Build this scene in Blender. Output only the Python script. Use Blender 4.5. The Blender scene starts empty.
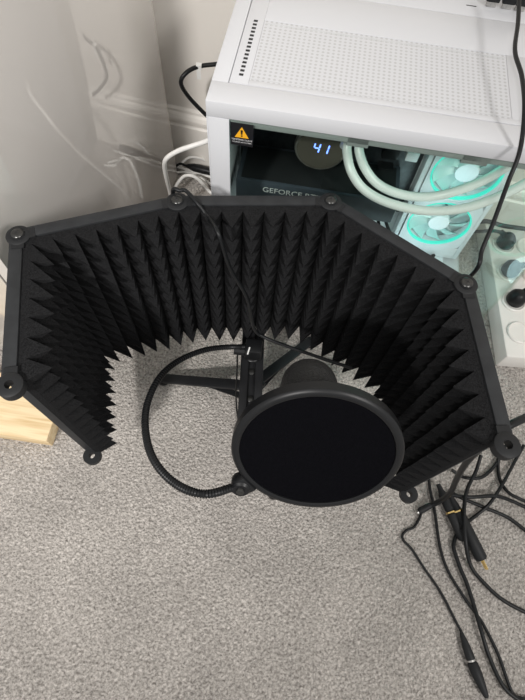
import bpy, bmesh, math, random
from mathutils import Vector, Matrix
random.seed(7)
PI = math.pi
C = bpy.context.scene.collection
S = bpy.context.scene

# ---------------------------------------------------------------- camera
CAM_Z = .83
FPX = 485.0
RC = Matrix(((.99391006, -.11019438, 0.0), (.09945375, .89703387, -.43062652), (.04745262, .428004, .90253022)))
cam = bpy.data.cameras.new('camera')
cam_o = bpy.data.objects.new('camera', cam)
C.objects.link(cam_o)
cam.sensor_fit = 'VERTICAL'
cam.sensor_height = 36.0
cam.lens = FPX / 700 * 36.0
cam.clip_start = .01
cam_o.matrix_world = Matrix.Translation((0, 0, CAM_Z)) @ RC.to_4x4()
S.camera = cam_o

# ---------------------------------------------------------------- world, light, exposure
w = bpy.data.worlds.new('world')
S.world = w
w.use_nodes = True
w.node_tree.nodes['Background'].inputs[0].default_value = (1.0, .985, .965, 1)
w.node_tree.nodes['Background'].inputs[1].default_value = .55
S.view_settings.view_transform = 'Standard'
S.view_settings.look = 'None'
S.view_settings.gamma = 1
S.view_settings.use_curve_mapping = False
S.view_settings.exposure = 0.12

def area(name, loc, target, power, size, col):
    l = bpy.data.lights.new(name, 'AREA')
    l.shape = 'DISK'
    l.size = size
    l.energy = power
    l.color = col
    o = bpy.data.objects.new(name, l)
    C.objects.link(o)
    o.location = loc
    o.rotation_euler = (Vector(target) - Vector(loc)).to_track_quat('-Z', 'Y').to_euler()
    return o
def spot(name, loc, target, power, cone, blend, size, col):
    l = bpy.data.lights.new(name, 'SPOT')
    l.energy = power; l.color = col; l.spot_size = math.radians(cone); l.spot_blend = blend; l.shadow_soft_size = size
    o = bpy.data.objects.new(name, l)
    C.objects.link(o)
    o.location = loc
    o.rotation_euler = (Vector(target) - Vector(loc)).to_track_quat('-Z', 'Y').to_euler()
spot('ceiling_spot', (-.70, -1.5, 2.2), (-.36, .6, .05), 205, 36, 1.0, .09, (1, .97, .94))
area('ceiling_lamp', (1.3, -1.0, 2.1), (-.2, .5, .2), 24, .4, (1, .97, .94))

def ray(px, py):
    d = RC @ Vector((px - 262.5, -(py - 350), -FPX))
    return d
def at(px, py, z):              # point of the place seen at that spot of the photo, at height z
    d = ray(px, py)
    k = (z - CAM_Z) / d.z
    return Vector((d.x * k, d.y * k, z))
def at_y(px, py, y):
    d = ray(px, py)
    k = y / d.y
    return Vector((d.x * k, y, CAM_Z + d.z * k))

# ---------------------------------------------------------------- materials
def mat(name, col, rough=.5, metal=0, spec=.5, noise=None, bump=None, emit=None, coat=0, alpha=None):
    m = bpy.data.materials.new(name)
    m.use_nodes = True
    nt = m.node_tree
    b = nt.nodes['Principled BSDF']
    b.inputs['Base Color'].default_value = (*col, 1)
    b.inputs['Roughness'].default_value = rough
    b.inputs['Metallic'].default_value = metal
    b.inputs['Specular IOR Level'].default_value = spec
    b.inputs['Coat Weight'].default_value = coat
    tc = nt.nodes.new('ShaderNodeTexCoord')
    if noise:
        sc, amt = noise
        n = nt.nodes.new('ShaderNodeTexNoise')
        n.inputs['Scale'].default_value = sc
        n.inputs['Detail'].default_value = 3
        nt.links.new(tc.outputs['Object'], n.inputs['Vector'])
        r = nt.nodes.new('ShaderNodeValToRGB')
        r.color_ramp.elements[0].position = .3
        r.color_ramp.elements[1].position = .7
        r.color_ramp.elements[0].color = (*[c * (1 - amt) for c in col], 1)
        r.color_ramp.elements[1].color = (*[min(1, c * (1 + amt)) for c in col], 1)
        nt.links.new(n.outputs[0], r.inputs[0])
        nt.links.new(r.outputs[0], b.inputs['Base Color'])
    if bump:
        sc, st, dist = bump
        n = nt.nodes.new('ShaderNodeTexNoise')
        n.inputs['Scale'].default_value = sc
        n.inputs['Detail'].default_value = 4
        nt.links.new(tc.outputs['Object'], n.inputs['Vector'])
        bp = nt.nodes.new('ShaderNodeBump')
        bp.inputs['Strength'].default_value = st
        bp.inputs['Distance'].default_value = dist
        nt.links.new(n.outputs[0], bp.inputs['Height'])
        nt.links.new(bp.outputs[0], b.inputs['Normal'])
    if emit:
        b.inputs['Emission Color'].default_value = (*emit[0], 1)
        b.inputs['Emission Strength'].default_value = emit[1]
    return m

M = {}
M['foam'] = mat('foam', (.0145, .0147, .0155), .95, spec=.05, noise=(900, .55), bump=(1100, .6, .001))
M['frame'] = mat('frame', (.0235, .025, .027), .55, spec=.3, noise=(60, .2), bump=(500, .12, .0005))
M['plastic'] = mat('plastic', (.008, .0085, .0095), .38, spec=.3, bump=(300, .1, .0004))
M['plastic_matte'] = mat('plastic_matte', (.014, .0148, .016), .55, spec=.3, bump=(500, .2, .0005))
M['stand'] = mat('stand', (.014, .0145, .016), .5, spec=.3, noise=(40, .2))
M['cable'] = mat('cable', (.007, .0078, .0088), .42, spec=.3, noise=(90, .15))
M['cable_thin'] = mat('cable_thin', (.009, .009, .009), .5, spec=.3)
M['white_cable'] = mat('white_cable', (.9, .89, .86), .4)
M['gold'] = mat('gold', (.83, .6, .25), .25, metal=1)
M['steel'] = mat('steel', (.5, .49, .47), .35, metal=1, noise=(300, .2))
M['screw'] = mat('screw', (.06, .06, .058), .28, metal=.7, noise=(300, .2))
M['white'] = mat('white_paint', (.62, .63, .655), .38, bump=(600, .05, .0003))
M['white_in'] = mat('white_plastic', (.8, .83, .86), .45)
M['strip'] = mat('strip_plastic', (.82, .8, .76), .35)
M['dark_pcb'] = mat('dark_pcb', (.025, .028, .032), .35, noise=(120, .6))
M['gpu'] = mat('gpu', (.045, .055, .07), .4, noise=(30, .2))
M['grey'] = mat('grey_metal', (.20, .19, .175), .3, metal=.6, noise=(80, .3))
M['seam'] = mat('seam', (.12, .12, .12), .7)
M['hole'] = mat('hole', (.03, .03, .03), .9)
M['pop_mesh'] = mat('pop_mesh', (.004, .004, .005), .9, spec=0, noise=(1500, .5), bump=(1500, .4, .0006))
M['sticker'] = mat('sticker', (.012, .012, .014), .4)
M['yellow'] = mat('yellow', (.85, .42, .02), .5)
M['print'] = mat('print', (.75, .75, .75), .5)
M['blue_led'] = mat('blue_led', (.1, .2, .9), .5, emit=((.16, .28, 1.0), 3.0))
M['teal_led'] = mat('teal_led', (.1, .6, .5), .5, emit=((.04, .8, .6), .5))
M['frost'] = mat('frost', (.62, .8, .78), .35)
M['tube'] = mat('tube', (.88, .88, .87), .25)
M['tag'] = mat('tag', (.8, .8, .78), .4)
M['wall'] = mat('wall_paint', (.86, .82, .765), .7, bump=(150, .08, .0006))
M['skirt'] = mat('skirt_paint', (.88, .845, .79), .35)
M['gloss'] = mat('gloss', (.68, .65, .615), .03, spec=.9, noise=(3, .02), coat=.6)
M['gloss_edge'] = mat('gloss_edge', (.7, .68, .65), .3)

def carpet_mat():
    m = bpy.data.materials.new('carpet')
    m.use_nodes = True
    nt = m.node_tree
    b = nt.nodes['Principled BSDF']
    b.inputs['Roughness'].default_value = 1
    b.inputs['Specular IOR Level'].default_value = .05
    b.inputs['Sheen Weight'].default_value = .2
    tc = nt.nodes.new('ShaderNodeTexCoord')
    n1 = nt.nodes.new('ShaderNodeTexNoise')
    n1.inputs['Scale'].default_value = 225
    n1.inputs['Detail'].default_value = 5
    n1.inputs['Roughness'].default_value = .7
    n1.inputs['Distortion'].default_value = .6
    v = nt.nodes.new('ShaderNodeTexVoronoi')
    v.inputs['Scale'].default_value = 260
    n2 = nt.nodes.new('ShaderNodeTexNoise')
    n2.inputs['Scale'].default_value = 9
    n2.inputs['Detail'].default_value = 4
    for n in (n1, v, n2):
        nt.links.new(tc.outputs['Object'], n.inputs['Vector'])
    r = nt.nodes.new('ShaderNodeValToRGB')
    r.color_ramp.elements[0].position = .32
    r.color_ramp.elements[0].color = (.2, .183, .165, 1)
    r.color_ramp.elements[1].position = .68
    r.color_ramp.elements[1].color = (.77, .72, .67, 1)
    nt.links.new(n1.outputs[0], r.inputs[0])
    r2 = nt.nodes.new('ShaderNodeValToRGB')
    r2.color_ramp.elements[0].position = .35
    r2.color_ramp.elements[0].color = (.83, .83, .83, 1)
    r2.color_ramp.elements[1].position = .65
    r2.color_ramp.elements[1].color = (1, 1, 1, 1)
    nt.links.new(n2.outputs[0], r2.inputs[0])
    mx = nt.nodes.new('ShaderNodeMix')
    mx.data_type = 'RGBA'
    mx.blend_type = 'MULTIPLY'
    mx.inputs['Factor'].default_value = 1
    nt.links.new(r.outputs[0], mx.inputs['A'])
    nt.links.new(r2.outputs[0], mx.inputs['B'])
    nt.links.new(mx.outputs['Result'], b.inputs['Base Color'])
    add = nt.nodes.new('ShaderNodeMath')
    add.operation = 'SUBTRACT'
    nt.links.new(n1.outputs[0], add.inputs[0])
    nt.links.new(v.outputs['Distance'], add.inputs[1])
    bp = nt.nodes.new('ShaderNodeBump')
    bp.inputs['Strength'].default_value = .8
    bp.inputs['Distance'].default_value = .004
    nt.links.new(add.outputs[0], bp.inputs['Height'])
    nt.links.new(bp.outputs[0], b.inputs['Normal'])
    return m
M['carpet'] = carpet_mat()

def wood_mat():
    m = mat('pine', (.78, .6, .36), .55)
    nt = m.node_tree
    b = nt.nodes['Principled BSDF']
    tc = nt.nodes.new('ShaderNodeTexCoord')
    mp = nt.nodes.new('ShaderNodeMapping')
    mp.inputs['Scale'].default_value = (3, 45, 45)
    n = nt.nodes.new('ShaderNodeTexNoise')
    n.inputs['Scale'].default_value = 2.2
    n.inputs['Detail'].default_value = 5
    n.inputs['Distortion'].default_value = .8
    r = nt.nodes.new('ShaderNodeValToRGB')
    r.color_ramp.elements[0].position = .3
    r.color_ramp.elements[0].color = (.62, .44, .22, 1)
    r.color_ramp.elements[1].position = .6
    r.color_ramp.elements[1].color = (.82, .66, .42, 1)
    nt.links.new(tc.outputs['Object'], mp.inputs[0])
    nt.links.new(mp.outputs[0], n.inputs['Vector'])
    nt.links.new(n.outputs[0], r.inputs[0])
    nt.links.new(r.outputs[0], b.inputs['Base Color'])
    return m
M['pine'] = wood_mat()

def glass_mat(name, tint, refl=1.0):
    m = bpy.data.materials.new(name)
    m.use_nodes = True
    nt = m.node_tree
    nt.nodes.remove(nt.nodes['Principled BSDF'])
    out = nt.nodes['Material Output']
    t = nt.nodes.new('ShaderNodeBsdfTransparent')
    t.inputs[0].default_value = (*tint, 1)
    g = nt.nodes.new('ShaderNodeBsdfGlossy')
    g.inputs['Roughness'].default_value = .02
    f = nt.nodes.new('ShaderNodeFresnel')
    f.inputs['IOR'].default_value = 1.5
    mu = nt.nodes.new('ShaderNodeMath')
    mu.operation = 'MULTIPLY'
    mu.inputs[1].default_value = refl
    mx = nt.nodes.new('ShaderNodeMixShader')
    nt.links.new(f.outputs[0], mu.inputs[0])
    ge = nt.nodes.new('ShaderNodeNewGeometry')
    iv = nt.nodes.new('ShaderNodeMath')
    iv.operation = 'SUBTRACT'
    iv.inputs[0].default_value = 1
    nt.links.new(ge.outputs['Backfacing'], iv.inputs[1])
    m2 = nt.nodes.new('ShaderNodeMath')
    m2.operation = 'MULTIPLY'
    nt.links.new(mu.outputs[0], m2.inputs[0])
    nt.links.new(iv.outputs[0], m2.inputs[1])
    nt.links.new(m2.outputs[0], mx.inputs[0])
    nt.links.new(t.outputs[0], mx.inputs[1])
    nt.links.new(g.outputs[0], mx.inputs[2])
    nt.links.new(mx.outputs[0], out.inputs[0])
    return m
M['glass'] = glass_mat('glass', (.93, .97, .95))

def dots_mat():
    """white perforated sheet: round holes on a square grid, seen as grey dots"""
    m = mat('perforated', (.8, .805, .82), .4)
    nt = m.node_tree
    b = nt.nodes['Principled BSDF']
    tc = nt.nodes.new('ShaderNodeTexCoord')
    sp = nt.nodes.new('ShaderNodeSeparateXYZ')
    nt.links.new(tc.outputs['Object'], sp.inputs[0])
    outs = []
    for ax in (0, 1):
        a = nt.nodes.new('ShaderNodeMath'); a.operation = 'MULTIPLY'; a.inputs[1].default_value = 2 * PI / .0061
        s = nt.nodes.new('ShaderNodeMath'); s.operation = 'SINE'
        nt.links.new(sp.outputs[ax], a.inputs[0]); nt.links.new(a.outputs[0], s.inputs[0])
        outs.append(s.outputs[0])
    ad = nt.nodes.new('ShaderNodeMath'); ad.operation = 'ADD'
    nt.links.new(outs[0], ad.inputs[0]); nt.links.new(outs[1], ad.inputs[1])
    r = nt.nodes.new('ShaderNodeMapRange')
    r.inputs[1].default_value = .55; r.inputs[2].default_value = 1.0
    nt.links.new(ad.outputs[0], r.inputs[0])
    mx = nt.nodes.new('ShaderNodeMix'); mx.data_type = 'RGBA'
    mx.inputs['A'].default_value = (.62, .63, .655, 1)
    mx.inputs['B'].default_value = (.49, .495, .505, 1)
    nt.links.new(r.outputs[0], mx.inputs['Factor'])
    nt.links.new(mx.outputs['Result'], b.inputs['Base Color'])
    return m
M['perforated'] = dots_mat()

def grille_mat():
    m = mat('grille', (.03, .03, .03), .4, metal=.3)
    nt = m.node_tree
    b = nt.nodes['Principled BSDF']
    tc = nt.nodes.new('ShaderNodeTexCoord')
    v = nt.nodes.new('ShaderNodeTexVoronoi')
    v.inputs['Scale'].default_value = 900
    nt.links.new(tc.outputs['Object'], v.inputs['Vector'])
    r = nt.nodes.new('ShaderNodeValToRGB')
    r.color_ramp.elements[0].position = .25
    r.color_ramp.elements[0].color = (.004, .004, .004, 1)
    r.color_ramp.elements[1].position = .5
    r.color_ramp.elements[1].color = (.04, .04, .04, 1)
    nt.links.new(v.outputs['Distance'], r.inputs[0])
    nt.links.new(r.outputs[0], b.inputs['Base Color'])
    bp = nt.nodes.new('ShaderNodeBump')
    bp.inputs['Distance'].default_value = .001
    nt.links.new(v.outputs['Distance'], bp.inputs['Height'])
    nt.links.new(bp.outputs[0], b.inputs['Normal'])
    return m
M['grille'] = grille_mat()

# ---------------------------------------------------------------- geometry helpers
def frame_of(d):
    d = Vector(d).normalized()
    a = Vector((0, 0, 1)) if abs(d.z) < .9 else Vector((1, 0, 0))
    u = d.cross(a).normalized()
    return u, d.cross(u).normalized(), d

class MB:
    def __init__(s):
        s.v = []; s.f = []
    def add(s, vs, fs):
        n = len(s.v)
        s.v += [Vector(p) for p in vs]
        s.f += [tuple(i + n for i in f) for f in fs]
        return s
    def box(s, lo, hi, m=None, bev=0):
        if bev > 0:
            return s.bbox(lo, hi, m, bev)
        x0, y0, z0 = lo; x1, y1, z1 = hi
        vs = [(x0, y0, z0), (x1, y0, z0), (x1, y1, z0), (x0, y1, z0), (x0, y0, z1), (x1, y0, z1), (x1, y1, z1), (x0, y1, z1)]
        if m: vs = [m @ Vector(p) for p in vs]
        return s.add(vs, [(3, 2, 1, 0), (4, 5, 6, 7), (0, 1, 5, 4), (1, 2, 6, 5), (2, 3, 7, 6), (3, 0, 4, 7)])
    def bbox(s, lo, hi, m, bev):
        bm = bmesh.new()
        bmesh.ops.create_cube(bm, size=1)
        lo = Vector(lo); hi = Vector(hi)
        for v in bm.verts:
            v.co = Vector([(lo[i] + hi[i]) / 2 + v.co[i] * (hi[i] - lo[i]) for i in range(3)])
        bmesh.ops.bevel(bm, geom=bm.edges[:], offset=bev, segments=2, affect='EDGES', profile=.5)
        bm.verts.index_update()
        s.add([(m @ v.co) if m else v.co.copy() for v in bm.verts], [tuple(v.index for v in f.verts) for f in bm.faces])
        bm.free()
        return s
    def bar(s, a, b, wd, ht, up=(0, 0, 1), bev=0):
        """box from a to b, wd sideways, ht along up, centred"""
        a = Vector(a); b = Vector(b)
        x = (b - a); L = x.length; x.normalize()
        z = Vector(up); z = (z - z.dot(x) * x).normalized()
        y = z.cross(x)
        m = Matrix.Translation(a) @ Matrix((x, y, z)).transposed().to_4x4()
        return s.box((0, -wd / 2, -ht / 2), (L, wd / 2, ht / 2), m, bev)
    def tube(s, pts, r, n=10, cap=True):
        P = [Vector(p) for p in pts]
        rr = r if callable(r) else (lambda i, t: r)
        rings = []
        u = None
        for i, p in enumerate(P):
            d = (P[min(i + 1, len(P) - 1)] - P[max(i - 1, 0)]).normalized()
            if u is None:
                u = frame_of(d)[0]
            u = (u - u.dot(d) * d).normalized()
            v = d.cross(u)
            q = rr(i, i / (len(P) - 1))
            rings.append([p + (u * math.cos(2 * PI * k / n) + v * math.sin(2 * PI * k / n)) * q for k in range(n)])
        vs = [x for r_ in rings for x in r_]
        fs = []
        for i in range(len(P) - 1):
            for k in range(n):
                a = i * n + k; b = i * n + (k + 1) % n
                fs.append((a, b, b + n, a + n))
        if cap:
            fs.append(tuple(reversed(range(n))))
            fs.append(tuple(range((len(P) - 1) * n, len(P) * n)))
        return s.add(vs, fs)
    def lathe(s, o, axis, prof, n=32):
        """profile of (radius, height) revolved about axis through o"""
        u, v, d = frame_of(axis)
        o = Vector(o)
        vs = []; fs = []
        for (r, h) in prof:
            for k in range(n):
                a = 2 * PI * k / n
                vs.append(o + d * h + (u * math.cos(a) + v * math.sin(a)) * max(r, 1e-6))
        for i in range(len(prof) - 1):
            for k in range(n):
                a = i * n + k; b = i * n + (k + 1) % n
                fs.append((a, b, b + n, a + n))
        if prof[0][0] > 1e-5 and prof[0] != prof[-1]: fs.append(tuple(reversed(range(n))))
        if prof[-1][0] > 1e-5 and prof[0] != prof[-1]: fs.append(tuple(range((len(prof) - 1) * n, len(prof) * n)))
        return s.add(vs, fs)
    def prism(s, poly, o, u, v, d):
        """polygon in (u,v) axes at o, extruded along d"""
        o = Vector(o); u = Vector(u); v = Vector(v); d = Vector(d)
        n = len(poly)
        vs = [o + u * p[0] + v * p[1] for p in poly] + [o + u * p[0] + v * p[1] + d for p in poly]
        fs = [tuple(reversed(range(n))), tuple(range(n, 2 * n))] + [(i, (i + 1) % n, (i + 1) % n + n, i + n) for i in range(n)]
        return s.add(vs, fs)
    def build(s, name, material, parent=None, smooth=40, world=True):
        me = bpy.data.meshes.new(name)
        off = Vector((0, 0, 0))
        if parent is not None and world:
            p = parent
            while p is not None:
                off += p.location
                p = p.parent
        me.from_pydata([tuple(p - off) for p in s.v], [], s.f)
        bm = bmesh.new(); bm.from_mesh(me)
        bmesh.ops.remove_doubles(bm, verts=bm.verts, dist=1e-6)
        bmesh.ops.recalc_face_normals(bm, faces=bm.faces)
        bm.to_mesh(me); bm.free()
        me.materials.append(material)
        if smooth:
            for p in me.polygons: p.use_smooth = True
            me.set_sharp_from_angle(angle=math.radians(smooth))
        o = bpy.data.objects.new(name, me)
        C.objects.link(o)
        if parent is not None: o.parent = parent
        return o

def tag(o, label, cat, group=None):
    o['label'] = label; o['category'] = cat
    if group: o['group'] = group
    return o
def thing(name, loc, label, cat, group=None, rz=0):
    o = bpy.data.objects.new(name, None)
    o.empty_display_size = .05
    C.objects.link(o)
    o.location = loc
    o.rotation_euler = (0, 0, rz)
    return tag(o, label, cat, group)
def struct(name, mb, m, smooth=0):
    o = mb.build(name, m, smooth=smooth)
    o['kind'] = 'structure'
    return o
def smooth_path(pts, seg=8):
    P = [Vector(p) for p in pts]
    P = [P[0] * 2 - P[1]] + P + [P[-1] * 2 - P[-2]]
    out = []
    for i in range(1, len(P) - 2):
        a, b, c, d = P[i - 1:i + 3]
        for k in range(seg):
            t = k / seg
            out.append(.5 * ((2 * b) + (c - a) * t + (2 * a - 5 * b + 4 * c - d) * t * t + (3 * b - a - 3 * c + d) * t ** 3))
    out.append(P[-2])
    return out
def text_mb(txt, size, o, u, v, depth=.0006, align='CENTER', shear=0):
    """lettering as a thin mesh: u is the reading direction, v is up"""
    cu = bpy.data.curves.new('lettering', 'FONT')
    cu.body = txt; cu.size = size; cu.align_x = align; cu.align_y = 'CENTER'
    cu.extrude = 0; cu.shear = shear; cu.resolution_u = 3
    to = bpy.data.objects.new('lettering', cu)
    C.objects.link(to)
    dg = bpy.context.evaluated_depsgraph_get()
    me = to.evaluated_get(dg).to_mesh()
    mb = MB()
    u = Vector(u); v = Vector(v)
    nn = u.cross(v)
    vs = [Vector(o) + u * p.co.x + v * p.co.y + nn * depth for p in me.vertices]
    mb.add(vs, [tuple(p.vertices) for p in me.polygons])
    to.evaluated_get(dg).to_mesh_clear()
    bpy.data.objects.remove(to); bpy.data.curves.remove(cu)
    return mb

# ================================================================ SETTING
WA = math.radians(-9)
WN = Vector((math.sin(-WA), math.cos(WA), 0))       # from the room into the wall
WU = Vector((math.cos(WA), math.sin(WA), 0))        # along the wall, to the right
WD = .812
mb = MB().box((-1.8, -1.4, -.02), (1.8, 1.3, 0))
struct('floor', mb, M['carpet'])
w0 = WN * WD
def wbar(z0, z1, t0, t1, m):
    mm = Matrix.Translation(w0) @ Matrix((WU, WN, Vector((0, 0, 1)))).transposed().to_4x4()
    return MB().box((-1.5, t0, z0), (1.5, t1, z1), mm)
struct('wall_back', wbar(-.02, 2.4, 0, .08, None), M['wall'])
# moulded baseboard
prof = [(0, 0), (-.016, 0), (-.016, .098), (-.0155, .104), (-.012, .1075), (-.012, .112), (-.014, .115), (-.0135, .121), (-.010, .127), (-.006, .131), (-.005, .136), (0, .14)]
mb = MB().prism(prof, w0 - WU * 1.5, WN, Vector((0, 0, 1)), WU * 3.0)
struct('baseboard_back', mb, M['skirt'], smooth=0)

# glossy cabinet on the left, its side at right angles to the wall
e = Vector((-.278, .957, 0)) * .84
CL = .505
mm = Matrix.Translation(e - WN * CL) @ Matrix((WU, WN, Vector((0, 0, 1)))).transposed().to_4x4()
cab = thing('cabinet', e - WN * CL, 'tall glossy light grey cabinet whose side mirrors the wall and cables', 'cabinet')
cab.rotation_euler = (0, 0, WA)
MB().box((-.018, .0012, .0), (0, CL, .86), bev=.0008).build('side_panel', M['gloss'], cab, world=False)
MB().box((-.45, .02, .0), (-.019, CL, .858), bev=.001).build('body', M['gloss_edge'], cab, world=False)
MB().box((-.018, 0, .0), (0, .001, .86)).build('edge_strip', M['gloss_edge'], cab, world=False, smooth=0)
MB().box((-.45, .0, .02), (-.022, .019, .855), bev=.001).build('door', M['gloss'], cab, world=False)

# pine board on the carpet
a1 = at(53, 446, .0); a0 = at(0, 438, .0)
dx = (a1 - a0).normalized(); dy = Vector((-dx.y, dx.x, 0))
mm = Matrix.Translation(a1) @ Matrix((dx, dy, Vector((0, 0, 1)))).transposed().to_4x4()
bo = thing('wooden_board', a1, 'pale pine wood board lying on carpet at the far left edge', 'board')
bo.rotation_euler = (0, 0, math.atan2(dx.y, dx.x))
MB().box((-.3, 0, .0), (0, .105, .032), bev=.0015).build('plank', M['pine'], bo, world=False)

# ================================================================ COMPUTER
PO = Vector((-.254, 1.2817, 0)) * .36
PL, PW, PH = .455, .285, .47
PA = math.radians(-3.27)
pc = thing('desktop_computer', PO, 'white desktop computer with glass sides and teal lit fans', 'computer', rz=PA)
def pcb(name, m, *boxes, parent=None, bev=0, smooth=40):
    mb = MB()
    for lo, hi in boxes: mb.box(lo, hi, bev=bev)
    return mb.build(name, m, parent or pc, world=False, smooth=smooth)
Z0 = .03
# base, rear (left) wall, back tray, roof
pcb('base', M['white'], ((0, 0, .02), (PL, PW, .045)), bev=.002)
for x in (.04, PL - .04):
    for y in (.04, PW - .04):
        MB().lathe((x, y, 0), (0, 0, 1), [(.016, 0), (.018, .004), (.018, .0198)], 20).build('foot', M['plastic'], pc, world=False)
pcb('side_wall', M['white'], ((0, 0, .0455), (.0015, PW, PH - .02)), ((.0016, 0, .0455), (.026, .003, PH - .0205)), bev=.0004)
pcb('back_wall', M['white_in'], ((.002, .205, .0455), (PL, PW, PH - .0205)), bev=.0005)
pcb('top_rail', M['white'], ((0, 0, PH - .02), (PL, .034, PH)), ((0, .0341, PH - .02), (.019, PW, PH)), ((PL - .02, .0341, PH - .02), (PL, PW, PH)), ((.0191, .225, PH - .02), (PL - .0201, PW, PH)), bev=.0012)
pcb('top_seam', M['seam'], ((.0192, .0342, PH - .012), (PL - .0202, .2249, PH - .0035)), smooth=0)
tp = pcb('top_panel', M['white'], ((.0198, .0350, PH - .0034), (.041, .2243, PH - .0002)), ((.0411, .0350, PH - .0034), (PL - .0208, .043, PH - .0002)), ((.0411, .156, PH - .0034), (PL - .0208, .2243, PH - .0002)), ((.335, .0431, PH - .0034), (PL - .0208, .1559, PH - .0002)), bev=.0003)
pcb('mesh_vent', M['perforated'], ((.0412, .0432, PH - .0036), (.3349, .1558, PH - .0009)), smooth=0)
mb = MB()
for k in range(15):
    y = .048 + k * .0072
    x = .0285
    mb.box((x, y, PH - .0003), (x + .0048, y + .0036, PH + .0001))
mb.build('slotted_vent', M['hole'], pc, world=False, smooth=0)
# perforation lane behind the mesh
mb = MB()
for k in range(52):
    x = .05 + k * .0054
    mb.box((x, .147, PH - .001), (x + .0028, .149, PH - .0008))
for y in (.046, .15):
    mb.box((.0415, y, PH - .001), (.3345, y + .0007, PH - .0007))
mb.build('perforation_row', mat('perf_grey', (.55, .56, .57), .5), pc, world=False, smooth=0)
pcb('port', M['hole'], ((.289, .246, PH - .0002), (.302, .2475, PH + .0002)), smooth=0)
# glass
pcb('front_glass', M['glass'], ((.0262, .0, .0455), (PL - .0005, .003, PH - .0205)), smooth=0)
pcb('side_glass', M['glass'], ((PL - .0035, .0035, .0455), (PL - .0005, .204, PH - .0205)), smooth=0)
pcb('glass_border', mat('border', (.30, .31, .31), .3), ((.0265, .0035, PH - .030), (.43, .009, PH - .0206)), ((.16, .0035, PH - .034), (.185, .012, PH - .0206)), ((.29, .0035, PH - .034), (.32, .012, PH - .0206)), bev=.0008)
# warning sticker
st = pcb('warning_sticker', M['sticker'], ((.0275, -.0005, PH - .053), (.054, -.0001, PH - .0225)), smooth=0)
mb = MB().prism([(-.0082, 0), (.0082, 0), (0, .0145)], (.0407, -.0006, PH - .0415), (1, 0, 0), (0, 0, 1), (0, -.0002, 0))
mb.build('triangle', M['yellow'], st, world=False, smooth=0)
mb = MB().prism([(-.0008, .0045), (.0008, .0045), (.0013, .0105), (-.0013, .0105)], (.0407, -.0009, PH - .0415), (1, 0, 0), (0, 0, 1), (0, -.0002, 0))
mb.prism([(-.001, .0017), (.001, .0017), (.001, .0035), (-.001, .0035)], (.0407, -.0009, PH - .0415), (1, 0, 0), (0, 0, 1), (0, -.0002, 0))
mb.build('exclamation_mark', M['sticker'], st, world=False, smooth=0)
mb = text_mb('TEMPERED GLASS', .0031, (.0407, -.0006, PH - .0447), (1, 0, 0), (0, 0, 1), .0001)
mb.v += []
t2 = text_mb('HANDLE WITH CARE', .0024, (.0407, -.0006, PH - .0482), (1, 0, 0), (0, 0, 1), .0001)
mb.add(t2.v, t2.f)
mb.build('sticker_text', M['print'], st, world=False, smooth=0)
# motherboard
ZT = PH
mo = pcb('motherboard', M['dark_pcb'], ((.006, .198, .14), (.304, .2045, .43)), bev=.0005)
pcb('heatsink', M['grey'], ((.02, .165, .335), (.055, .198, .42)), ((.07, .17, .385), (.19, .198, .42)), parent=mo, bev=.003)
for k in range(4):
    pcb('memory_stick', M['white_in'] if k % 2 == 0 else M['grey'], ((.196 + k * .0095, .155, .318), (.2015 + k * .0095, .198, .405)), parent=mo, bev=.001)
for k in range(3):
    pcb('connector', M['plastic'], ((.236, .18, .22 + k * .05), (.262, .198, .25 + k * .05)), parent=mo, bev=.001)
for k in range(3):
    pcb('cable_comb', M['frost'] if k == 1 else M['white_in'], ((.272, .176, .275 + k * .045), (.292, .1978, .293 + k * .045)), parent=mo, bev=.002)
pcb('io_cover', M['gpu'], ((.004, .15, .30), (.019, .198, .43)), parent=mo, bev=.002)
# pump with display
PC_ = Vector((.137, .15, ZT - .175))
pu = MB().lathe(PC_ + Vector((0, .045, 0)), (0, -1, 0), [(.034, 0), (.036, .006), (.037, .03), (.0395, .033), (.0405, .040), (.039, .0445), (.0365, .045)], 48).build('cooler_pump', M['grey'], pc, world=False)
MB().lathe(PC_ - Vector((0, .0001, 0)), (0, -1, 0), [(.036, 0), (.0355, .0008)], 48).build('display', mat('display', (.10, .088, .072), .15), pu, world=False)
def seg_digit(ch, ox, oz, s):
    segs = {'4': 'bcfg', '1': 'bc'}[ch]
    t = .0021 * s
    W_ = .0085 * s; H_ = .016 * s
    S_ = {'a': ((0, H_), (W_, H_)), 'b': ((W_, H_ / 2 + .0008), (W_, H_)), 'c': ((W_, 0), (W_, H_ / 2 - .0008)), 'f': ((0, H_ / 2 + .0008), (0, H_)), 'g': ((.0012, H_ / 2), (W_ - .0012, H_ / 2))}
    mb = MB()
    for q in segs:
        (xa, za), (xb, zb) = S_[q]
        sh = .12
        mb.bar((ox + xa + za * sh, PC_.y - .0012, oz + za), (ox + xb + zb * sh, PC_.y - .0012, oz + zb), .0005, t, up=((0, 0, 1) if q in 'ag' else (1, 0, 0)))
    return mb
for ch, ox in (('4', .1265), ('1', .1400)):
    seg_digit(ch, ox, PC_.z - .004, .95).build('digit', M['blue_led'], pu, world=False, smooth=0)
# graphics card
gp = pcb('graphics_card', M['gpu'], ((.012, .115, .198), (.275, .1975, .246)), bev=.003)
text_mb('GEFORCE RTX', .0150, (.056, .1148, .2315), (1, 0, 0), (0, 0, 1), .0004, align='LEFT').build('lettering', M['print'], gp, world=False, smooth=0)
pcb('backplate', M['plastic_matte'], ((.02, .12, .2461), (.268, .19, .2475)), parent=gp, bev=.0005)
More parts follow.
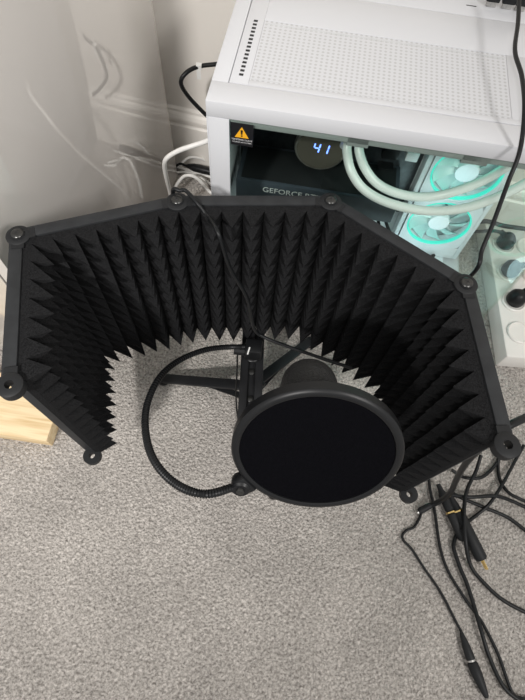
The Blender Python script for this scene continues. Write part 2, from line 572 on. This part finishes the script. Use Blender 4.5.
# fans
def make_fan(cx, cz, y=.178, axis=(0, -1, 0), R=.056):
    ax = Vector(axis); c = Vector((cx, y, cz))
    u, v, d = frame_of(ax)
    mb = MB()
    n = 48; h = .0595; th = .022
    rings = []
    # square frame with round opening
    vs = []; fs = []
    for k in range(n):
        a = 2 * PI * k / n
        ca, sa = math.cos(a), math.sin(a)
        q = h / max(abs(ca), abs(sa))
        q = min(q, h * 1.33)
        for rr, dd in ((R, 0), (R, th), (q, th), (q, 0)):
            vs.append(c + (u * ca + v * sa) * rr - d * (th - dd))
    for k in range(n):
        a = 4 * k; b = 4 * ((k + 1) % n)
        for j in range(4):
            fs.append((a + j, b + j, b + (j + 1) % 4, a + (j + 1) % 4))
    mb.add(vs, fs)
    f = mb.build('fan', M['white_in'], pc, world=False, smooth=30)
    MB().lathe(c, -d, [(R - .0005, .0), (R - .0032, .0), (R - .0032, .006), (R - .0005, .006), (R - .0005, .0)], 48).build('light_ring', M['teal_led'], f, world=False)
    hb = MB().lathe(c - d * .019, d, [(.019, 0), (.0195, .012), (.018, .0155), (.004, .016)], 32)
    hb.build('hub', M['white_in'], f, world=False)
    bl = MB()
    for k in range(9):
        a0 = 2 * PI * k / 9
        P = []
        for i in range(6):
            r = .0185 + (R - .004 - .0185) * i / 5
            sw = .35 * i / 5
            row = []
            for j in range(5):
                t = j / 4
                a = a0 + sw + (t - .5) * (.62 - .12 * i / 5)
                row.append(c + (u * math.cos(a) + v * math.sin(a)) * r - d * (.0165 - .011 * t + .002 * math.sin(t * PI)))
            P.append(row)
        vs = [p for r_ in P for p in r_]
        m_ = len(vs)
        vs += [p - d * .0012 for p in vs]
        fs = []
        for i in range(5):
            for j in range(4):
                q = i * 5 + j
                fs.append((q, q + 1, q + 6, q + 5)); fs.append((q + m_, q + 5 + m_, q + 6 + m_, q + 1 + m_))
        bl.add(vs, fs)
    bl.build('blades', M['frost'], f, world=False)
    st_ = MB().lathe(c - d * .0219, d, [(.0001, 0), (.017, 0), (.017, .001), (.0001, .001)], 24)
    for k in range(4):
        a = PI / 4 + k * PI / 2
        p = u * math.cos(a) + v * math.sin(a)
        st_.bar(c - d * .0214 + p * .015, c - d * .0214 + p * .062, .004, .001, up=d)
    st_.build('strut', M['white_in'], f, world=False)
    return f
for cz in (.385 - .12 + .0, .385 - .24):
    make_fan(.376, cz)
make_fan(.376, .385)
# side radiator and its fans near the glass corner, right hand end
pcb('fan_bracket', M['white_in'], ((.307, .181, .0525), (.3155, .2045, .445)), ((.4365, .181, .0525), (.445, .2045, .445)), ((.3156, .181, .0525), (.4364, .2045, .0835)), bev=.001)
pcb('floor_plate', M['white_in'], ((.02, .02, .0455), (.42, .2, .052)), bev=.001)
# coolant tubes
def px_pc(px, py, yd):
    d = ray(px, py)
    uy = Vector((-math.sin(PA), math.cos(PA), 0)); ux = Vector((math.cos(PA), math.sin(PA), 0))
    k = (PO.dot(uy) + yd) / d.dot(uy)
    p = d * k + Vector((0, 0, CAM_Z)) - PO
    return Vector((p.dot(ux), yd, p.z))
t1 = [Vector((.170, .14, PC_.z + .024)), px_pc(348, 139, .12), px_pc(347, 152, .105), px_pc(352, 173, .085), px_pc(366, 191, .072), px_pc(392, 204, .065), px_pc(428, 211, .062), px_pc(465, 208, .065), px_pc(500, 196, .075), px_pc(530, 181, .09)]
t2 = [Vector((.170, .14, PC_.z + .040)), px_pc(360, 136, .125), px_pc(359, 150, .11), px_pc(365, 168, .095), px_pc(378, 184, .085), px_pc(400, 194, .08), px_pc(428, 197, .08), px_pc(460, 190, .085), px_pc(490, 177, .1), px_pc(512, 162, .115), px_pc(518, 150, .12)]
for t in (t1, t2):
    pth = smooth_path(t, 8)
    MB().tube(pth, .0066, 14).build('coolant_tube', M['tube'], pc, world=False)
# loose power leads inside the case
for q in (0, 1):
    pth = smooth_path([(.27, .19, .15 - q * .03), (.29, .16, .13 - q * .03), (.33, .14, .09), (.36 + q * .02, .15, .058), (.40, .18, .057)], 6)
    MB().tube(pth, .003, 8).build('power_lead', M['cable'], pc, world=False)
def pc_light(loc, energy, col, size=.03):
    l = bpy.data.lights.new('case_light', 'POINT')
    l.energy = energy; l.color = col; l.shadow_soft_size = size
    o = bpy.data.objects.new('case_light', l)
    C.objects.link(o); o.parent = pc; o.location = loc
pc_light((.37, .15, .385), .06, (.12, 1.0, .75))
pc_light((.37, .14, .25), .055, (.5, .9, 1.0))
pc_light((.36, .12, .12), .12, (.65, .92, 1.0))
pc_light((.22, .1, .40), .02, (.3, 1.0, .8))

def pcw(x, y, z):
    return Matrix.Translation(PO) @ Matrix.Rotation(PA, 4, 'Z') @ Vector((x, y, z))
# plugs on the top ports
def usb_plug(x, label, m_shell):
    p = pcw(x, .252, PH + .0002)
    t = thing('usb_plug', p, label, 'plug', 'plugs in the top ports', PA)
    MB().box((-.006, -.0025, 0), (.006, .0025, .006), bev=.0005).build('metal_shell', M['steel'], t, world=False)
    MB().box((-.0085, -.0045, .0061), (.0085, .0045, .03), bev=.0015).build('grip', m_shell, t, world=False)
    MB().tube(smooth_path([(0, 0, .0301), (0, .004, .05), (.004, .03, .07), (.01, .08, .072)], 6), .0022, 8).build('cord', M['cable'], t, world=False)
usb_plug(.320, 'leftmost black plug in the row of ports on the white case top', M['plastic'])
usb_plug(.340, 'middle black plug in the row of ports on the white case top', M['plastic'])
usb_plug(.357, 'rightmost black plug in the ports, by the long hanging cable', M['plastic'])

# ================================================================ ACOUSTIC SHIELD
DS = .42
ZS = CAM_Z - DS                  # top of the shield
ZB = CAM_Z - DS * 1.675          # its bottom
HP = [at(*p, ZS) for p in ((9, 385), (17, 234), (177, 200), (331, 200), (467, 283), (508, 445))]
HP = [Vector((p.x, p.y, 0)) for p in HP]
sh = thing('acoustic_shield', (0, .3, ZB), 'black five panel folding acoustic shield lined with pyramid foam', 'acoustic shield')
NP = 5
dirs = [(HP[i + 1] - HP[i]).normalized() for i in range(NP)]
inn = [Vector((d.y, -d.x, 0)) for d in dirs]      # toward the microphone
def bis(i):
    """corner i: direction along which inward offsets move, per unit offset"""
    if i == 0: return inn[0]
    if i == NP: return inn[NP - 1]
    b = (inn[i - 1] + inn[i]).normalized()
    return b / b.dot(inn[i])
BW = .0135       # bar width
for i in range(NP):
    a, b = HP[i], HP[i + 1]
    d, n = dirs[i], inn[i]
    g = .009
    fr = MB()
    zt = ZS - .002
    for z, h in ((zt - .006, .012), (ZB + .006, .012)):
        # long bars, a shallow channel: flat top plus a lip toward the outside
        p0 = a + d * g - n * .002; p1 = b - d * g - n * .002
        fr.bar(Vector((p0.x, p0.y, z)), Vector((p1.x, p1.y, z)), BW, h, bev=.0008)
    for p, s_ in ((a, 1), (b, -1)):
        q = p + d * s_ * (g + .0045) - n * .002
        fr.bar(Vector((q.x, q.y, ZB + .0122)), Vector((q.x, q.y, zt - .0122)), .009, BW, up=n, bev=.0008)
    fobj = fr.build('panel_frame', M['frame'], sh)
    # perforated back sheet
    p0 = a + d * .018 - n * .004; p1 = b - d * .018 - n * .004
    MB().bar(Vector((p0.x, p0.y, (ZS + ZB) / 2)), Vector((p1.x, p1.y, (ZS + ZB) / 2)), .0015, ZS - ZB - .03).build('back_sheet', M['frame'], fobj)
    # foam with pyramids
    NC, NR = 7, 11
    d0, dbase, D = .0055, .0125, .0245
    zt2, zb2 = ZS - .004, ZB + .004
    e0 = .004 if i == 0 else 0
    e1 = .004 if i == NP - 1 else 0
    def pos(u, dep, z):
        L = a + bis(i) * dep + d * e0
        Rr = b + bis(i + 1) * dep - d * e1
        p = L.lerp(Rr, u)
        return Vector((p.x, p.y, z))
    fm = MB()
    ch = (zt2 - zb2) / NR
    jit = [[random.uniform(-.0012, .0012) for _ in range(NR + 1)] for _ in range(NC)]
    lat = lambda c, r: pos(c / NC, dbase, zt2 - (r - .5) * ch if 0 < r <= NR else (zt2 if r <= 0 else zb2))
    apex = lambda c, r: pos((c + .5) / NC, dbase + D + jit[c][r], zt2 - r * ch)
    for c in range(NC):
        for r in range(NR + 1):
            ap = apex(c, r)
            if r == 0:
                tl = pos(c / NC, dbase, zt2); tr = pos((c + 1) / NC, dbase, zt2)
                bl = pos(c / NC, dbase, zt2 - .5 * ch); br = pos((c + 1) / NC, dbase, zt2 - .5 * ch)
                fm.add([tl, tr, br, bl, ap], [(0, 3, 4), (3, 2, 4), (2, 1, 4)])
                # cut top face
                ol = pos(c / NC, d0, zt2); orr = pos((c + 1) / NC, d0, zt2)
                fm.add([ol, orr, tr, ap, tl], [(0, 1, 2, 3, 4)])
                fm.add([pos(c / NC, d0, zt2), pos((c + 1) / NC, d0, zt2), pos((c + 1) / NC, d0, zb2), pos(c / NC, d0, zb2)], [(0, 1, 2, 3)])
            elif r == NR:
                tl = pos(c / NC, dbase, zb2 + .5 * ch); tr = pos((c + 1) / NC, dbase, zb2 + .5 * ch)
                bl = pos(c / NC, dbase, zb2); br = pos((c + 1) / NC, dbase, zb2)
                fm.add([tl, tr, br, bl, ap], [(0, 1, 4), (3, 0, 4), (1, 2, 4)])
                fm.add([pos(c / NC, d0, zb2), pos((c + 1) / NC, d0, zb2), br, ap, bl], [(0, 1, 2, 3, 4)])
            else:
                z1 = zt2 - (r - .5) * ch; z2 = zt2 - (r + .5) * ch
                tl = pos(c / NC, dbase, z1); tr = pos((c + 1) / NC, dbase, z1)
                bl = pos(c / NC, dbase, z2); br = pos((c + 1) / NC, dbase, z2)
                fm.add([tl, tr, br, bl, ap], [(0, 1, 4), (1, 2, 4), (2, 3, 4), (3, 0, 4)])
    for u in (0, 1):
        fm.add([pos(u, d0, zt2), pos(u, dbase, zt2), pos(u, dbase, zb2), pos(u, d0, zb2)], [(0, 1, 2, 3)])
    fm.build('foam', M['foam'], sh, smooth=0)
# hinges: eyelets at every corner, top and bottom
Z = Vector((0, 0, 1))
for i, p in enumerate(HP):
    mid = 0 < i < NP
    R = .0112
    for top in (1, 0):
        z = ZS - .001 if top else ZB + .001
        s = 1 if top else -1
        base = Vector((p.x, p.y, z - s * .008))
        q = base + (bis(i).normalized() * .0005)
        mb = MB()
        if mid:
            mb.lathe(q, Z * s, [(.003, 0), (R + .0015, 0), (R + .0015, .0075), (R, .0085), (.0075, .0086), (.0072, .0098), (.003, .0098), (.003, 0)], 36)
            if top:
                # lug on the bar
                for dd, sg in ((dirs[i - 1], -1), (dirs[i], 1)):
                    pa = q + dd * sg * .006 + Z * .004; pb = q + dd * sg * .017 + Z * .004
                    mb.bar(pa, pb, .0125, .007)
        else:
            mb.lathe(q, Z * s, [(.0042, 0), (R + .001, 0), (R + .001, .0095), (R - .001, .0108), (.0042, .0108), (.0042, 0)], 36)
            dd = dirs[0] if i == 0 else -dirs[NP - 1]
            mb.bar(q + dd * .0085 + Z * s * .005, q + dd * .018 + Z * s * .005, .0125, .008)
        h = mb.build('hinge', M['plastic_matte'], sh)
        if mid:
            sc = MB().lathe(q + Z * s * .0095, Z * s, [(.0060, 0), (.0064, .0010), (.0056, .0020), (.003, .0026), (.0002, .0027)], 28).build('screw', M['screw'], h)
            if top:
                cr = MB(); an = .5 + i * .9
                for k in (0, 1):
                    v_ = Vector((math.cos(an + k * PI / 2), math.sin(an + k * PI / 2), 0))
                    cr.bar(q + Z * .0121 - v_ * .0028, q + Z * .0121 + v_ * .0028, .0012, .0008)
                cr.build('cross_recess', M['hole'], h, smooth=0)

# ================================================================ STAND
ctr = Vector((-.012, .288, 0))
stn = thing('tripod_stand', ctr, 'small black folding tripod holding the foam shield off the carpet', 'stand')
tips = [Vector((-.173, .312, .009)), Vector((.088, .42, .009)), Vector((.045, .135, .009))]
HUBZ = .078
MB().tube([ctr + Z * .03, ctr + Z * (ZB - .012)], .011, 20).build('pole', M['stand'], stn)
MB().lathe(ctr + Z * (HUBZ - .016), Z, [(.014, 0), (.018, .003), (.018, .028), (.014, .032), (.0125, .04)], 28).build('collar', M['plastic'], stn)
MB().lathe(ctr + Z * .012, Z, [(.010, 0), (.013, .002), (.013, .022), (.0112, .026)], 24).build('lower_collar', M['plastic'], stn)
for tpt in tips:
    d = (tpt - ctr); d.z = 0; d.normalize()
    hub = ctr + d * .017 + Z * HUBZ
    mb = MB().bar(hub, tpt + Z * .003, .017, .007, bev=.0012)
    lg = mb.build('leg', M['stand'], stn)
    MB().lathe(tpt + Z * -.009, Z, [(.006, 0), (.0105, .002), (.0105, .011), (.008, .016)], 20).build('rubber_foot', M['plastic'], lg)
    br = MB().bar(ctr + d * .0135 + Z * .026, ctr.lerp(Vector((tpt.x, tpt.y, 0)), .45) + Z * .042, .010, .003)
    br.build('brace', M['stand'], lg)
    MB().lathe(hub + d.cross(Z) * .0095, d.cross(Z), [(.005, -.002), (.005, .003), (.003, .004)], 14).build('rivet', M['plastic'], lg)
# mounting bracket running from the middle panel to the front
mid = (HP[2] + HP[3]) / 2 + inn[2] * .012
zb = ZB - .006
bk = MB()
b0 = Vector((-.018, .372, zb)); b1 = Vector((-.008, .215, zb))
dd = (b1 - b0).normalized(); sd = Vector((dd.y, -dd.x, 0))
for s in (-1, 1):
    bk.bar(b0 + sd * s * .0115 + Z * .002, b1 + sd * s * .0115 + Z * .002, .013, .012, bev=.002)
bk.bar(b0 - Z * .002, b1 - Z * .002, .012, .006)
bko = bk.build('mounting_bracket', M['stand'], stn)
MB().lathe(b0 + dd * .05 + Z * .0083, Z, [(.012, 0), (.012, .003), (.010, .0045), (.004, .0045)], 24).build('clamp_knob', M['plastic'], bko)
for k in (.02, .075, .12):
    MB().lathe(b0 + dd * k + Z * .0012, Z, [(.005, 0), (.005, .002), (.003, .003)], 16).build('bolt', M['screw'], bko)
# ================================================================ MICROPHONE
MC = at(310, 384, .385)
mic = thing('microphone', (MC.x, MC.y, .2), 'black microphone with round mesh head standing behind the pop filter', 'microphone')
# arm that carries it
armp = MB().bar(b1 - Z * .012 + dd * -.012, Vector((MC.x, MC.y + .002, .191)), .016, .006, bev=.001)
armp.build('microphone_arm', M['stand'], bko)
m0 = Vector((MC.x, MC.y, .195))
MB().lathe(m0, Z, [(.012, 0), (.016, .002), (.016, .02), (.010, .024), (.010, .035)], 28).build('mount', M['plastic'], mic)
MB().lathe(m0 + Z * .036, Z, [(.010, 0), (.0175, .006), (.0195, .03), (.0225, .08), (.024, .119)], 40).build('body', M['plastic_matte'], mic)
hz = .400 - .195
MB().lathe(m0 + Z * (hz - .05), Z, [(.0262, 0), (.0285, .001), (.0285, .006), (.0266, .007)], 40).build('ring', M['plastic'], mic)
prof = [(.0264, 0), (.0282, .012), (.0282, .022)] + [(.0282 * math.cos(t * PI / 16), .022 + .0255 * math.sin(t * PI / 16)) for t in range(1, 9)]
MB().lathe(m0 + Z * (hz - .043), Z, prof, 44).build('grille', M['grille'], mic)
# ================================================================ POP FILTER
el = math.radians(28)
PN = Vector((0.0, -math.cos(el), math.sin(el))); PV = Vector((0, math.sin(el), math.cos(el))); PX = Vector((1, 0, 0))
PCN = at(316.5, 452.5, CAM_Z - .435)
pf = thing('pop_filter', PCN, 'round black mesh pop filter on a ribbed gooseneck in front of the microphone', 'pop filter')
R1 = .0765
MB().lathe(PCN, PN, [(R1 - .006, -.010), (R1 - .001, -.0102), (R1 + .0012, -.008), (R1 + .0012, .0015), (R1 - .0005, .0035), (R1 - .004, .0042), (R1 - .0062, .003), (R1 - .0068, .0), (R1 - .006, -.010)], 96).build('hoop', M['plastic'], pf)
MB().lathe(PCN, PN, [(.0001, .0006), (.03, .0008), (R1 - .0066, .0018), (R1 - .0066, .0004), (.03, -.0006), (.0001, -.0008)], 96).build('mesh_screen', M['pop_mesh'], pf)
def hoop_pt(deg, r=R1, off=0):
    t = math.radians(deg)
    return PCN + PX * math.cos(t) * r + PV * math.sin(t) * r + PN * off
cp = hoop_pt(221, R1 + .004)
out = (hoop_pt(221, 1) - PCN).normalized(); tang = out.cross(PN)
mb = MB().bar(cp - out * .006, cp + out * .010, .022, .012, up=PN, bev=.003)
mb.lathe(cp + out * .006 - PN * .008, PN, [(.009, 0), (.010, .002), (.010, .014), (.008, .016)], 24)
clampo = mb.build('hoop_clamp', M['plastic'], pf)
MB().lathe(cp + out * .006 + PN * .0083, PN, [(.0045, 0), (.004, .0015), (.001, .002)], 16).build('screw', M['screw'], clampo)
# gooseneck path
g0 = at(246, 347, ZB + .03)
gp_ = [g0, at(228, 347, .168), at(205, 350, .195), at(180, 360, .225), at(160, 377, .26), at(147, 405, .295), at(146, 435, .325), at(155, 462, .345), at(176, 484, .36), at(205, 494, .37), cp + out * .012]
pth = smooth_path(gp_, 24)
MB().tube(pth, lambda i, t: .0043 if i % 2 else .0033, 12).build('gooseneck', M['plastic'], pf)
MB().tube([pth[0] + Vector((.014, .0, -.0)), pth[0], pth[8]], .0046, 14).build('gooseneck_collar', M['plastic'], pf)
# base clamp on the bracket
cb = Vector((g0.x + .012, g0.y, ZB + .004))
mb = MB().box((cb.x - .013, cb.y - .012, cb.z + .004), (cb.x + .013, cb.y + .012, cb.z + .034), bev=.003)
bc = mb.build('base_clamp', M['plastic'], pf)
MB().tube([cb + Vector((-.0131, -.004, .018)), cb + Vector((-.03, -.004, .018))], .007, 8).build('knob', M['plastic'], bc)
MB().bar(cb + Vector((-.006, -.004, .0345)), cb + Vector((-.008, -.016, .0345)), .002, .001).build('metal_pin', mat('pin', (.9, .9, .88), .25), bc)

# ================================================================ CABLES
def cable(name, pts, r, label, cat='cable', m='cable', group=None, seg=8, n=10):
    mb = MB().tube(smooth_path(pts, seg), r, n)
    o = mb.build(name, M[m])
    return tag(o, label, cat, group)
def cable_px(name, pts, r, label, z=.007, **k):
    P = []
    for q in pts:
        P.append(at(q[0], q[1], q[2] if len(q) > 2 else z))
    return cable(name, P, r, label, **k)

# over the computer to the right hand hinge
cable('cable', [at(519, -12, .515), at(519, 0, .51), at(518, 23, .505), at(515, 51, .50), at(522, 77, .50), at(524.5, 110, .495), at(520, 150, .475), at(509, 180, .455), at(502, 199, .445), at(492, 226, .43), at(482, 250, .415), at(476, 270, .40), at_y(471, 283, .335) - Vector((0, -.02, .06)), Vector((.235, .365, .2)), Vector((.25, .38, .02))], .0024,
      'long black cable hanging over the white case front down behind the right hinge')
# looped over the left top hinge, hanging inside the shield
hx = HP[2]
cable('cable', [hx + Vector((-.01, .02, -.12)), hx + Vector((-.009, .016, -.03 + ZS)), hx + Vector((-.006, .011, ZS + .003)), hx + Vector((.002, .008, ZS + .0065)), at(186, 191, ZS + .005), at(197, 203, ZS + .002), at(208, 217, ZS - .006), at_y(218, 233, .325), at_y(230, 268, .318), at_y(247, 298, .312), at_y(254, 328, .306), at_y(266, 338, .302), at_y(298, 350, .285), at_y(330, 361, .268), at_y(352, 368, .26)][1:], .0024,
      'thin black cable draped over a top hinge and down the foam')
# thin lead hanging beside the bracket
cable('cable', [at(238, 348, .142), at(237.5, 354, .142), at(237, 372, .14), at(236, 395, .10), at(238, 418, .06), at(246, 440, .012), at(262, 450, .008)], .0013, 'very thin black lead hanging left of the tripod pole', m='cable_thin', n=8)

# rear of the computer
cable('cable', [at(222, 62, .30), at(217, 64, .30), at(198.5, 66.5, .298), at(186, 73, .295), at(181, 83, .28), at(188, 96, .25), at(203, 112, .22), at(216, 124, .20)], .0036, 'thick black cable looping out behind the white case by the wall')
p = at(199, 66.5, .298)
tg = MB().box((-.0045, -.004, -.004), (.0045, .004, .004), Matrix.Translation(p)); tg.box((-.004, -.0045, -.02), (.003, -.0041, -.0041), Matrix.Translation(p))
tag(tg.build('cable_tag', M['tag'], smooth=0), 'small white tag wrapped round the thick black looped cable', 'tag')
G = 'white cables behind the computer'
cable('white_cable', [at(216, 136, .32), at(207, 141, .32), at(192, 146, .315), at(178, 151, .305), at(167, 158, .29), at(164.5, 166, .265), at(167, 180, .21), at(170, 192, .14), at(172, 205, .05), at(176, 212, .005)], .0036, 'thick white cable bending down sharply left of the white case', m='white_cable')
cable('white_cable', [at(168, 205, .007), at(174, 190, .03), at(180, 180, .05), at(186, 175.5, .055), at(195, 177, .05), at(203, 184, .03), at(210, 192, .008), at(222, 200, .007)], .0034, 'white cable rising in a small hump just above the left top hinge', m='white_cable')
cable('white_cable', [at(120, 150, .006), at(150, 158, .006), at(178, 167, .007), at(194, 171.5, .012), at(208, 176, .014), at(222, 180, .01)], .003, 'straight white cable lying on the floor under the black plug', m='white_cable')
cable('white_cable', [at(180, 166, .02), at(184, 161, .034), at(190, 157.5, .04), at(199, 158, .036), at(208, 162, .02), at(216, 168, .006)], .0028, 'white cable arching over the black plug behind the white case', m='white_cable')
cable('white_cable', [at(128, 160, .005), at(160, 172, .004), at(186, 172, .004), at(197, 175, .005), at(209, 183, .004), at(222, 196, .004)], .0026, 'lowest white cable running flat along the floor beside the cabinet', m='white_cable')
pa, pb = at(186, 165.5, .028), at(212, 172, .028)
plg = thing('power_plug', (pa + pb) / 2, 'black moulded plug lying among white cables behind the case', 'plug')
MB().tube([pa, pa.lerp(pb, .1), pa.lerp(pb, .3), pa.lerp(pb, .7), pb], lambda i, t: (.003, .005, .0085, .009, .008)[i], 14).build('plug_body', M['plastic'], plg)
MB().tube(smooth_path([pa + (pb - pa) * .01, pa - (pb - pa) * .25, pa - (pb - pa) * .5 + Vector((0, 0, -.018))], 5), .0026, 8).build('cord', M['cable'], plg)

# power strip beside the computer
sA = at(509, 357, .045); 
sdir = Vector((-.03, 1, 0)).normalized(); sside = Vector((sdir.y, -sdir.x, 0))
o_ = Vector((sA.x - .004, sA.y, 0))
ps = thing('power_strip', o_, 'white power strip on the carpet right of the computer', 'power strip')
ps.rotation_euler = (0, 0, math.atan2(sdir.y, sdir.x) - PI / 2)
MB().box((0, 0, .0), (.11, .33, .045), bev=.005).build('strip_body', M['strip'], ps, world=False)
mb = MB()
for k in range(4):
    for sx in (.03, .08):
        MB().lathe((sx, .052 + k * .068, .0452), Z, [(.0225, 0), (.0225, .003), (.0205, .0045), (.0195, .002), (.001, .0018)], 32).build('socket', M['strip'], ps, world=False)
def plug_on(x, y, label, tail, grp='black plugs in the power strip'):
    R_ = Matrix.Translation(o_) @ Matrix.Rotation(ps.rotation_euler[2], 4, 'Z')
    p = R_ @ Vector((x, y, .0505))
    t = thing('power_plug', p, label, 'plug', grp)
    MB().lathe(p, Z, [(.0165, 0), (.0175, .003), (.0165, .016), (.011, .024), (.006, .028)], 24).build('plug_body', M['plastic'], t)
    MB().tube([p + Z * .014, p + (tail[0] - p).normalized() * .024 + Z * .016], lambda i, t_: .008 - .003 * t_, 12).build('strain_relief', M['plastic'], t)
    MB().tube(smooth_path([p + (tail[0] - p).normalized() * .022 + Z * .016] + tail, 8), .0034, 10).build('cord', M['cable'], t)
R_ = Matrix.Translation(o_) @ Matrix.Rotation(ps.rotation_euler[2], 4, 'Z')
plug_on(.03, .052 + .068, 'black plug at the left of the white strip, half behind the foam shield', [R_ @ Vector((.075, .15, .095)), R_ @ Vector((.12, .20, .10)), R_ @ Vector((.2, .26, .006))])
plug_on(.03, .052 + .136, 'black plug on the white strip just behind the glass corner', [R_ @ Vector((.085, .185, .078)), R_ @ Vector((.14, .20, .06)), R_ @ Vector((.2, .23, .006))])
plug_on(.03, .052 + .204, 'farthest black plug seen through the glass side', [R_ @ Vector((-.008, .265, .075)), R_ @ Vector((-.035, .285, .045)), R_ @ Vector((-.06, .33, .006))])
cable('cable', [R_ @ Vector((-.03, .335, .006)), R_ @ Vector((.0, .338, .03)), R_ @ Vector((.04, .339, .055)), R_ @ Vector((.09, .34, .05)), R_ @ Vector((.2, .345, .006))], .0050, 'thick dark cable behind the glass, upper of the two going right', seg=6)
cable('cable', [R_ @ Vector((-.045, .318, .006)), R_ @ Vector((-.012, .303, .058)), R_ @ Vector((.03, .294, .060)), R_ @ Vector((.08, .29, .060)), R_ @ Vector((.135, .288, .05)), R_ @ Vector((.2, .29, .006))], .0046, 'thick dark cable behind the glass, lower of the two going right', seg=6)

# tangle at the lower right on the carpet
T = .0031
cable_px('cable', [(535, 414, .36), (525, 418, .37), (512, 424, .375), (500, 431, .37), (488, 441, .35), (476, 452, .30), (466, 463, .24), (457, 478, .16), (450, 493, .08), (440, 501, .03), (430, 506, .012), (424, 508, .01)], .0042, 'thick black cable crossing over the lower right shield corner')
cable_px('cable', [(421, 512), (420, 517), (414, 527), (407, 530), (402.5, 535), (404, 541), (412, 549.5), (424, 568), (436, 585), (445, 600), (454, 618), (462, 633)], .0021, 'thin kinked black cable leading to the connector at bottom right', z=.004)
cable_px('cable', [(428, 470), (430, 489), (433, 502), (436, 520), (440, 547), (448, 571), (464, 597), (474, 611), (483, 624), (498, 654), (511, 690), (520, 698), (540, 700)], .0024, 'thin black cable crossing diagonally from the shield to bottom right', z=.005)
cable_px('cable', [(462, 528, .02), (457, 534), (453.5, 545), (456, 556), (461, 570), (467, 584), (474, 606, .007), (481, 630, .011), (489, 656, .007), (502, 684), (516, 698), (530, 704)], T, 'black cable leaving the connectors in a tight bend', z=.007)
cable_px('cable', [(481, 455, .03), (476, 471, .022), (467, 490, .02), (464, 511, .026), (465.5, 540, .024), (471, 566, .008), (486, 585), (503, 600), (525, 612), (545, 620)], T, 'black cable curving over the connectors and off to the right', z=.006)
cable_px('cable', [(441, 492, .012), (451, 495, .014), (471, 497, .018), (495, 496, .014), (512, 501), (525, 507), (545, 514)], T, 'black cable running level to the right above the gold pins', z=.006)
cable_px('cable', [(452, 493, .008), (462, 498), (483, 507), (507, 517), (525, 530), (545, 545)], T, 'black cable sloping right, lowest of the three at the frame edge', z=.0055)
cable_px('cable', [(500, 445, .02), (498, 464), (500, 480), (508, 492, .012), (520, 499, .014), (535, 505)], .0028, 'black cable bending out from under the round corner eyelet', z=.006)
cable_px('cable', [(524, 445, .01), (515, 461), (502, 485, .013), (490, 503, .012), (478, 514), (469, 521)], .0028, 'black cable slanting down left from the round corner eyelet', z=.006)
cable_px('cable', [(452, 470, .01), (463, 477), (479, 478), (490, 471), (500, 458), (506, 445)], .0028, 'short bowed black cable tucked under the shield edge', z=.006)

def connector(name, a, b, prof, label, cat='connector', tip=None, ring=None, group=None):
    """a,b are the ends; prof a list of (t, radius)"""
    L = (b - a)
    root = thing(name, (a + b) / 2, label, cat, group)
    MB().lathe(a, L, [(r, t * L.length) for t, r in prof], 20).build('shell', M['plastic_matte'], root)
    if ring is not None:
        for t, r, m_ in ring:
            MB().lathe(a + L * t, L, [(r - .002, 0), (r, .0003), (r, .0026), (r - .002, .003)], 20).build('collar_ring', M[m_], root)
    if tip:
        u, v, d = frame_of(L)
        for s in tip:
            MB().tube([b + v * s - d * .001, b + v * s + d * .013, b + v * s + d * .015], lambda i, t: (.0012, .0012, .0005)[i], 8).build('pin', M['gold'], root)
    return root
a = at(438, 484, .013); b = at(478, 561, .0105)
connector('audio_plug', at(438, 484, .012), at(464, 541, .012), [(0, .0035), (.12, .0045), (.2, .0075), (.47, .0078), (.48, .0065), (.53, .0065), (.54, .0082), (.95, .0078), (1, .004)], 'slim black audio plug with a gold ring, left of the pair', ring=[(.49, .0086, 'gold')])
connector('xlr_connector', at(450, 496, .014), at(482, 560, .012), [(0, .004), (.1, .006), (.22, .0075), (.25, .0095), (.6, .0098), (.97, .0098), (1, .0075)], 'chunky black microphone connector with gold pins lying on the carpet', tip=(-.0038, 0.0, .0038), ring=[(.23, .0100, 'gold')])
connector('inline_connector', at(461, 632, .008), at(471, 660, .008), [(0, .0022), (.08, .0032), (.5, .0058), (.95, .0068), (1, .006)], 'tapered black cable socket, upper half of the mated pair at bottom', ring=[(.975, .0064, 'steel')])
connector('inline_connector', at(471.8, 662, .008), at(487, 698, .008), [(0, .0062), (.05, .0076), (.35, .0078), (.7, .0058), (.95, .0038), (1, .0022)], 'tapered black cable plug, lower half of the mated pair at bottom')
cable_px('cable', [(488, 701), (492, 712), (500, 725)], .002, 'cable end leaving the lower connector at the frame bottom', z=.005)
a = at(423, 508, .012); b = at(418.5, 512, .012)
connector('audio_plug', at(432, 504.5, .014), at(418, 512, .008), [(0, .0035), (.15, .005), (.8, .0055), (.93, .0045), (1, .003)], 'small black plug with a pale tip beside the shield foot', ring=[(.97, .0036, 'steel')])
